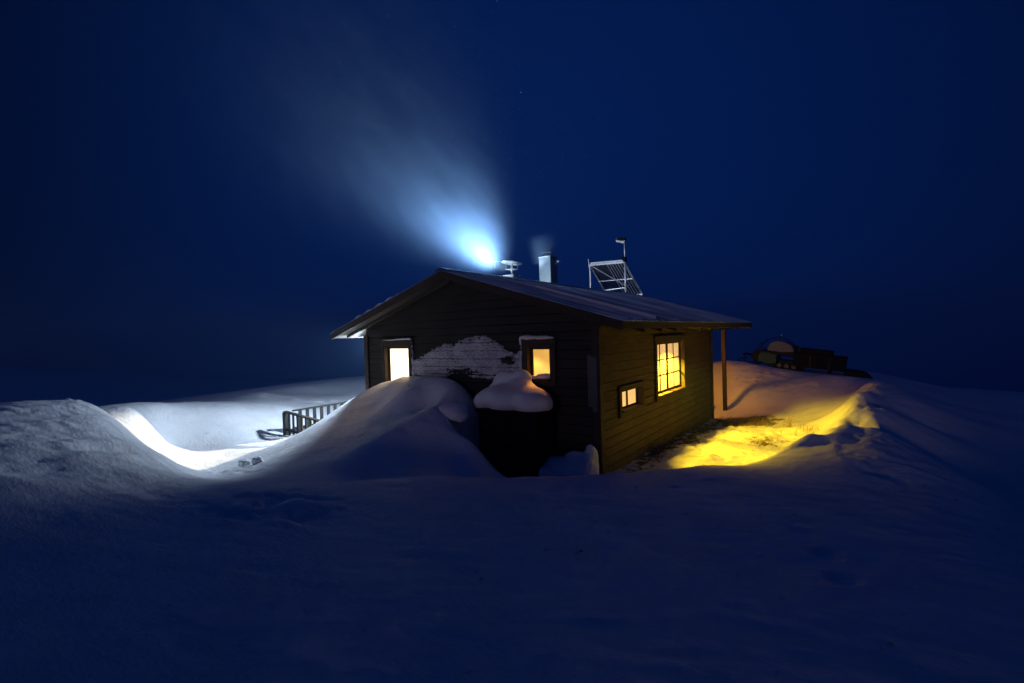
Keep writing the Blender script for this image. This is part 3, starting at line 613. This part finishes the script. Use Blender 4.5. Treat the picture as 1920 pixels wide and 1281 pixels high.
sp(hull([(.90, .46), (1.20, .48), (1.30, .30), (2.0, .34), (2.05, .20), (1.2, .14), (.92, .14)], -.30, .30), 'tunnel', M['black'], .02)
sp(hull([(.84, .58), (.92, .82), (1.04, .95), (1.20, .975), (1.48, .94), (1.66, .80), (1.72, .62), (1.3, .56)], -.36, .36), 'windscreen_cover', M['cover'], .07)
sp(hull([(.82, .47), (.86, .58), (1.75, .62), (1.9, .56), (1.85, .44), (1.0, .44)], -.34, .34), 'seat', M['black'], .04)
sp(MB().tube([T(.45, -.3, .48), T(.60, -.3, .78), T(.84, -.28, .97), T(1.22, -.1, 1.12), T(1.55, -.28, .97), T(1.95, -.3, .70)], .014, 6).tube([T(.45, .3, .48), T(.66, .3, .80), T(.84, .28, .97), T(1.22, .1, 1.12)], .014, 6).tube([T(.60, -.3, .78), T(.66, .3, .78)], .012, 6).tube([T(.84, -.28, .97), T(.84, .28, .97)], .012, 6).tube([T(.56, -.3, .70), T(.95, -.3, .62)], .012, 6).tube([T(1.22, -.1, 1.12), T(1.22, -.2, .98)], .012, 6), 'roll_frame', M['black'])
sp(MB().tube([T(1.22, -.1, 1.12), T(1.235, -.1, 1.24)], [.02, .008], 6), 'aerial_tip', M['alu'])
sp(MB().tube([T(1.12, -.30, .2), T(1.12, .30, .2)], .15, 20).tube([T(1.95, -.30, .17), T(1.95, .30, .17)], .13, 20).add([T(1.1, -.25, .02), T(2.0, -.25, .02), T(2.05, -.25, .25), T(1.05, -.25, .3), T(1.1, .25, .02), T(2.0, .25, .02), T(2.05, .25, .25), T(1.05, .25, .3)], [(0, 1, 2, 3), (7, 6, 5, 4), (0, 4, 5, 1), (1, 5, 6, 2), (2, 6, 7, 3), (3, 7, 4, 0)]), 'track', M['black'])
for s in (1.3, 1.52, 1.74): sp(MB().tube([T(s, -.34, .11), T(s, -.30, .11)], .075, 16), 'bogie_wheel', M['flash'])
sp(MB().tube([T(1.72, -.1, .6), T(1.74, -.1, .84)], .075, 12), 'backrest', M['black'], .02)
sl = tag(empty('cargo_sled', SM @ Vector((2.5, 0, 0))), 'dark boxed cargo sled hitched behind the snowmobile', 'sled')
for w in (-.36, .36):
    sp(MB().bar(T(1.1, w, .02), T(3.75, w, .02), .07, .03), 'runner', M['dark'], par=sl)
    for s in (1.9, 2.78): sp(MB().bar(T(s, w, .03), T(s, w, .17), .10, .08, up=(0, 1, 0)), 'runner_post', M['dark'], par=sl)
sp(MB().box((1.72, -.42, .15), (3.22, .42, .60), SM).box((1.70, -.44, .60), (3.24, .44, .63), SM), 'sled_box', M['dark'], .01, par=sl)
for s in (2.2, 2.75): sp(MB().box((s - .02, -.44, .16), (s + .02, -.421, .60), SM), 'batten', M['trim'], par=sl)
ld = MB().box((1.86, -.35, .632), (2.82, .35, .79), SM); o = tag(ld.build('long_case', M['dark'], bevel=.02), 'long dark case lying on top of the cargo sled', 'case')
bd = hull([(0, 0), (-.03, .18), (.05, .28), (.35, .28), (.58, .25), (.70, .14), (.80, .0)], -.25, .25)
bz = ground_z(3.1, 12.2); off = Vector((3.02, 12.2, bz - .03)) - SM.translation
bd.v = [tuple(Vector(v) + off) for v in bd.v]
tag(bd.build('covered_bundle', M['black'], bevel=.05, smooth=False), 'low dark covered bundle on the snow behind the cargo sled', 'bundle')
sticks = MB().tube([(-.15, 10.95, ground_z(-.15, 10.95)), (.3, 11.0, ground_z(.3, 11) + .10)], .008, 6)

# ------------------------------------------------------------------ dry grass
def tuft(x, y, n, h, spread, label, lean=0.4):
    mb = MB(); z = ground_z(x, y) - .02; rr = random.Random(int(x * 100 + y * 10))
    for i in range(n):
        a = rr.uniform(0, 6.28); L = h * rr.uniform(.5, 1.1); sx = x + rr.gauss(0, spread * .5); sy = y + rr.gauss(0, spread * .5); ln = L * rr.uniform(.15, lean + .4)
        pts = [(sx, sy, z), (sx + math.cos(a) * ln * .25, sy + math.sin(a) * ln * .25, z + L * .55), (sx + math.cos(a) * ln, sy + math.sin(a) * ln, z + L * .9)]
        mb.tube(pts, [.0035, .003, .001], 4)
    return tag(mb.build('grass_tuft', M['grass']), label, 'grass tuft', 'tufts of dry grass in the snow hollow')
tuft(2.03, 6.0, 30, .34, .12, 'tall tuft of dry grass at the middle of the snow hollow')
tuft(2.5, 5.5, 46, .20, .26, 'widest, low tuft of frosted grass near the snow lip')
tuft(2.25, 5.2, 5, .30, .05, 'few thin single stems between the tall tuft and the low frosted tuft')
tuft(.80, .95, 18, .17, .08, 'small tuft of bent dry grass near the cabin corner')
tuft(.62, .62, 3, .26, .02, 'two or three lone dry stalks closest to the cabin corner')
mb = MB(); rr = random.Random(5); spots = []
while len(spots) < 750:
    x = rr.gauss(.95, .5); y = rr.gauss(6.9, .55)
    if rr.random() < .18: x = rr.gauss(1.75, .2); y = rr.gauss(4.3, .25)
    if .1 < x < 3: spots.append((x, y))
sx = np.array([spots]); gzs = detail(sx[..., 0], sx[..., 1], height(sx[..., 0], sx[..., 1]))[0]
for (x, y), z in zip(spots, gzs):
    L = rr.uniform(.03, .10); a = rr.uniform(0, 6.28); ln = L * rr.uniform(.3, 1.2)
    mb.tube([(x, y, z - .01), (x + math.cos(a) * ln, y + math.sin(a) * ln, z + L)], [.003, .001], 3, cap=False)
tag(mb.build('ground_grass', M['grass']), 'short dead grass showing on the bare patches', 'grass', kind='stuff')

# ------------------------------------------------------------------ chimney smoke
def smoke_mat(name, dens, w0, k, tlen, col, lob=0.0):
    m, t, out = nt(name); tc = t.nodes.new('ShaderNodeTexCoord'); s = t.nodes.new('ShaderNodeSeparateXYZ'); t.links.new(tc.outputs['Object'], s.inputs[0])
    X, Y, Z = s.outputs; w = math_(t, 'ADD', w0, math_(t, 'MULTIPLY', Z, k))
    r2 = math_(t, 'ADD', math_(t, 'MULTIPLY', X, X), math_(t, 'MULTIPLY', Y, Y))
    gq = math_(t, 'EXPONENT', math_(t, 'MULTIPLY', math_(t, 'DIVIDE', r2, math_(t, 'MULTIPLY', w, w)), -.5))
    d = math_(t, 'MULTIPLY', gq, math_(t, 'POWER', math_(t, 'DIVIDE', w0, w), .75))
    fade = math_(t, 'SUBTRACT', 1.0, math_(t, 'DIVIDE', Z, tlen), clamp=True)
    d = math_(t, 'MULTIPLY', d, math_(t, 'MULTIPLY', fade, math_(t, 'GREATER_THAN', Z, 0)))
    n = noise(t, coords(t, (1, 1, .28)), 1.5, 4, .6); d = math_(t, 'MULTIPLY', d, math_(t, 'MAXIMUM', .12, math_(t, 'SUBTRACT', math_(t, 'MULTIPLY', n, 3.6), .85)))
    v = N(t, 'ShaderNodeVolumePrincipled'); v.inputs['Color'].default_value = (*col, 1); v.inputs['Anisotropy'].default_value = .25
    t.links.new(math_(t, 'MULTIPLY', d, dens), v.inputs['Density']); t.links.new(v.outputs[0], out.inputs['Volume']); return m
def plume(p, d, L, w0, k, dens, label, col=(.50, .72, 1)):
    n = 24; vs = []; rr0, rr1 = 3.1 * w0, 3.1 * (w0 + k * L)
    for z, r in ((-.05, rr0 * .9), (0, rr0), (L, rr1)):
        for i in range(n): a = 2 * math.pi * i / n; vs.append((r * math.cos(a), r * math.sin(a), z))
    mb = MB().add(vs, [tuple(range(n))[::-1], tuple(2 * n + i for i in range(n))] + [(j * n + i, j * n + (i + 1) % n, (j + 1) * n + (i + 1) % n, (j + 1) * n + i) for j in range(2) for i in range(n)])
    o = mb.build('smoke', smoke_mat('smoke_' + str(int(L * 10)), dens, w0, k, L, col))
    o.location = p; o.rotation_mode = 'QUATERNION'; o.rotation_quaternion = Vector(d).to_track_quat('Z', 'Y')
    return tag(o, label, 'smoke', kind='stuff')
plume((-3.50, 2.24, 3.98), (-.79, .0, .64), 13, .06, .105, 1.2, 'bright main plume of smoke blowing up and left from the small chimney')
plume((-3.48, 2.30, 3.95), (-.70, .02, .74), 14, .08, .235, 2.0, 'broad faint haze of smoke spreading above the small chimney')
plume((-3.45, 4.04, 4.25), (-.12, 0, 1), .8, .13, .05, 3.2, 'short wisp of steam round the top of the tall chimney')

# ------------------------------------------------------------------ drifting snow crystals in the air
mb = MB(); rr = random.Random(3)
for i in range(900):
    t_ = rr.random(); p = Vector((-2.0, 1.5, 4.2)).lerp(Vector((-6.5, .5, 11.5)), t_) + Vector((rr.gauss(0, 1.0 + t_), rr.gauss(0, 1), rr.gauss(0, .9 + t_)))
    if p.z < 3.9: continue
    s = rr.uniform(.002, .005); mb.add([p + Vector(q) * s for q in ((1, 0, 0), (-1, 0, 0), (0, 1, 0), (0, -1, 0), (0, 0, 1.6), (0, 0, -1.6))], [(0, 2, 4), (2, 1, 4), (1, 3, 4), (3, 0, 4), (2, 0, 5), (1, 2, 5), (3, 1, 5), (0, 3, 5)])
tag(mb.build('drifting_snow', M['snow']), 'tiny snow crystals drifting in the air above the roof', 'drifting snow', kind='stuff')

# ------------------------------------------------------------------ haze
hz, ht, ho = nt('haze_air'); pv = ht.nodes.new('ShaderNodeVolumePrincipled'); pv.inputs['Color'].default_value = (.30, .58, 1, 1)
pv.inputs['Density'].default_value = .0026; pv.inputs['Anisotropy'].default_value = .3; ht.links.new(pv.outputs[0], ho.inputs['Volume'])
tag(MB().box((-430, -430, float(GZ.min()) - 1), (430, 430, 18)).build('haze', hz), 'thin blue night haze over the snow', 'haze', kind='stuff')

# ------------------------------------------------------------------ lights
def light(kind, name, loc, col, e, **kw):
    l = D.lights.new(name, kind); l.color = col; l.energy = e
    for k, v in kw.items(): setattr(l, k, v)
    o = D.objects.new(name, l); C.objects.link(o); o.location = loc; return o
def aim(o, tgt): o.rotation_euler = (Vector(tgt) - o.location).to_track_quat('-Z', 'Y').to_euler()
moon = light('SUN', 'moon', (-6, -12, 6), (1, .74, .84), .23, angle=R(4)); aim(moon, moon.location + Vector((-.05, 1, -.066)))
s = light('SPOT', 'room_lamp', (-.52, 3.62, 1.80), (1, .67, .022), 4600, shadow_soft_size=.14, spot_size=R(156), spot_blend=.16); aim(s, (-.52, 3.62, 0))
light('POINT', 'room_lamp', (-2.2, 4.6, 1.7), (1, .55, .16), 260, shadow_soft_size=.08)
s = light('SPOT', 'kitchen_lamp', (-1.45, .45, 2.10), (1, .36, .08), 240, shadow_soft_size=.05, spot_size=R(124), spot_blend=.3); aim(s, (-1.45, .45, 0))
s = light('SPOT', 'entry_lamp', (-5.1, .50, 2.22), (1, .70, .40), 150, shadow_soft_size=.06, spot_size=R(128), spot_blend=.3); aim(s, (-5.1, .5, 0))
light('POINT', 'work_lamp', PORCH_P, (.66, .82, 1), 950, shadow_soft_size=.12)
s = light('SPOT', 'added_spot_lamp', SPOT_P, (1, .88, .66), 1900, shadow_soft_size=.012, spot_size=R(54), spot_blend=.3); aim(s, (-6.95, -2.2, -.45))  # added spot in place of warm light from a left-hand window
s = light('SPOT', 'unseen_roof_lamp', (-4.12, 1.86, 3.50), (.46, .68, 1), 3000, shadow_soft_size=.04, spot_size=R(130), spot_blend=.8); aim(s, (-4.9, 2.25, 4.9))
s = light('SPOT', 'unseen_roof_lamp', (-4.3, 3.0, 3.48), (.6, .8, 1), 260, shadow_soft_size=.03, spot_size=R(34), spot_blend=.6); aim(s, (-3.46, 4.04, 4.78))  # narrow beam added to light the steam at the tall chimney
light('POINT', 'unseen_roof_lamp', (-4.0, 2.0, 3.55), (.7, .9, 1), 60, shadow_soft_size=.04)  # weak light added just to brighten the chimney faces
s = light('SPOT', 'unseen_roof_lamp', (-4.6, 2.6, 3.5), (.75, .86, 1), 650, shadow_soft_size=.04, spot_size=R(34), spot_blend=.5); aim(s, (-3.55, 8.4, 4.5))  # extra beam added to brighten the collector frame
light('POINT', 'porch_lamp', (-.95, 8.1, 1.6), (1, .36, .04), 85, shadow_soft_size=.2)
fixture('porch_light', (-.95, 7.39, 1.62), (-.95, 8.0, 1.62), 'orange porch lamp on the back wall under the roof', None, 0)
rl_ = tag(empty('roof_spotlight', (-4.1, 1.86, 3.2)), 'small work lamp clamped on the hidden roof slope beside the small chimney', 'lamp')
child(MB().tube([(-4.10, 1.86, 3.44), (-4.07, 1.86, 3.34)], [.07, .05], 12).bar((-4.08, 1.86, 3.36), (-4.08, 1.86, 3.22), .03).build('housing', M['dark']), rl_)

# ------------------------------------------------------------------ sky, camera, render
W = D.worlds.new('World'); sc.world = W; W.use_nodes = True; t = W.node_tree; t.nodes.clear()
out = t.nodes.new('ShaderNodeOutputWorld'); bg = t.nodes.new('ShaderNodeBackground'); tc = t.nodes.new('ShaderNodeTexCoord')
vm = t.nodes.new('ShaderNodeVectorMath'); vm.operation = 'DOT_PRODUCT'; vm.inputs[1].default_value = Vector((-.50, .83, .22)).normalized()
t.links.new(tc.outputs['Generated'], vm.inputs[0])
c_ = ramp(t, vm.outputs['Value'], [(.0, (.0005, .0070, .050)), (.45, (.0005, .0052, .036)), (.62, (.0003, .0036, .024)), (.82, (.0006, .0080, .056)), (1.0, (.0009, .0116, .080))])
t.links.new(c_, bg.inputs[0]); bg.inputs[1].default_value = 1.0; t.links.new(bg.outputs[0], out.inputs[0])
cam = D.cameras.new('camera'); co_ = D.objects.new('camera', cam); C.objects.link(co_)
r_, u_, b_ = (.8078687, .5886330, -.0293148), (.0159791, .0278454, .9994845), (.5891459, -.8079207, .0130896)
co_.matrix_world = Matrix(((r_[0], u_[0], b_[0], 3.41406), (r_[1], u_[1], b_[1], -7.05338), (r_[2], u_[2], b_[2], 2.29545), (0, 0, 0, 1)))
cam.sensor_width = 36; cam.lens = 36 * 890 / 1920; cam.clip_start = .05; cam.clip_end = 2000
sc.camera = co_
sc.render.engine = 'CYCLES'; cy = sc.cycles
cy.use_denoising = True; cy.max_bounces = 6; cy.diffuse_bounces = 4; cy.transparent_max_bounces = 12; cy.volume_bounces = 0
cy.volume_step_rate = .35; cy.volume_max_steps = 160; cy.sample_clamp_indirect = 3
try: cy.denoiser = 'OPENIMAGEDENOISE'
except Exception: pass
vs_ = sc.view_settings; vs_.view_transform = 'Standard'; vs_.look = 'None'; vs_.exposure = 0; vs_.gamma = 1; vs_.use_curve_mapping = False
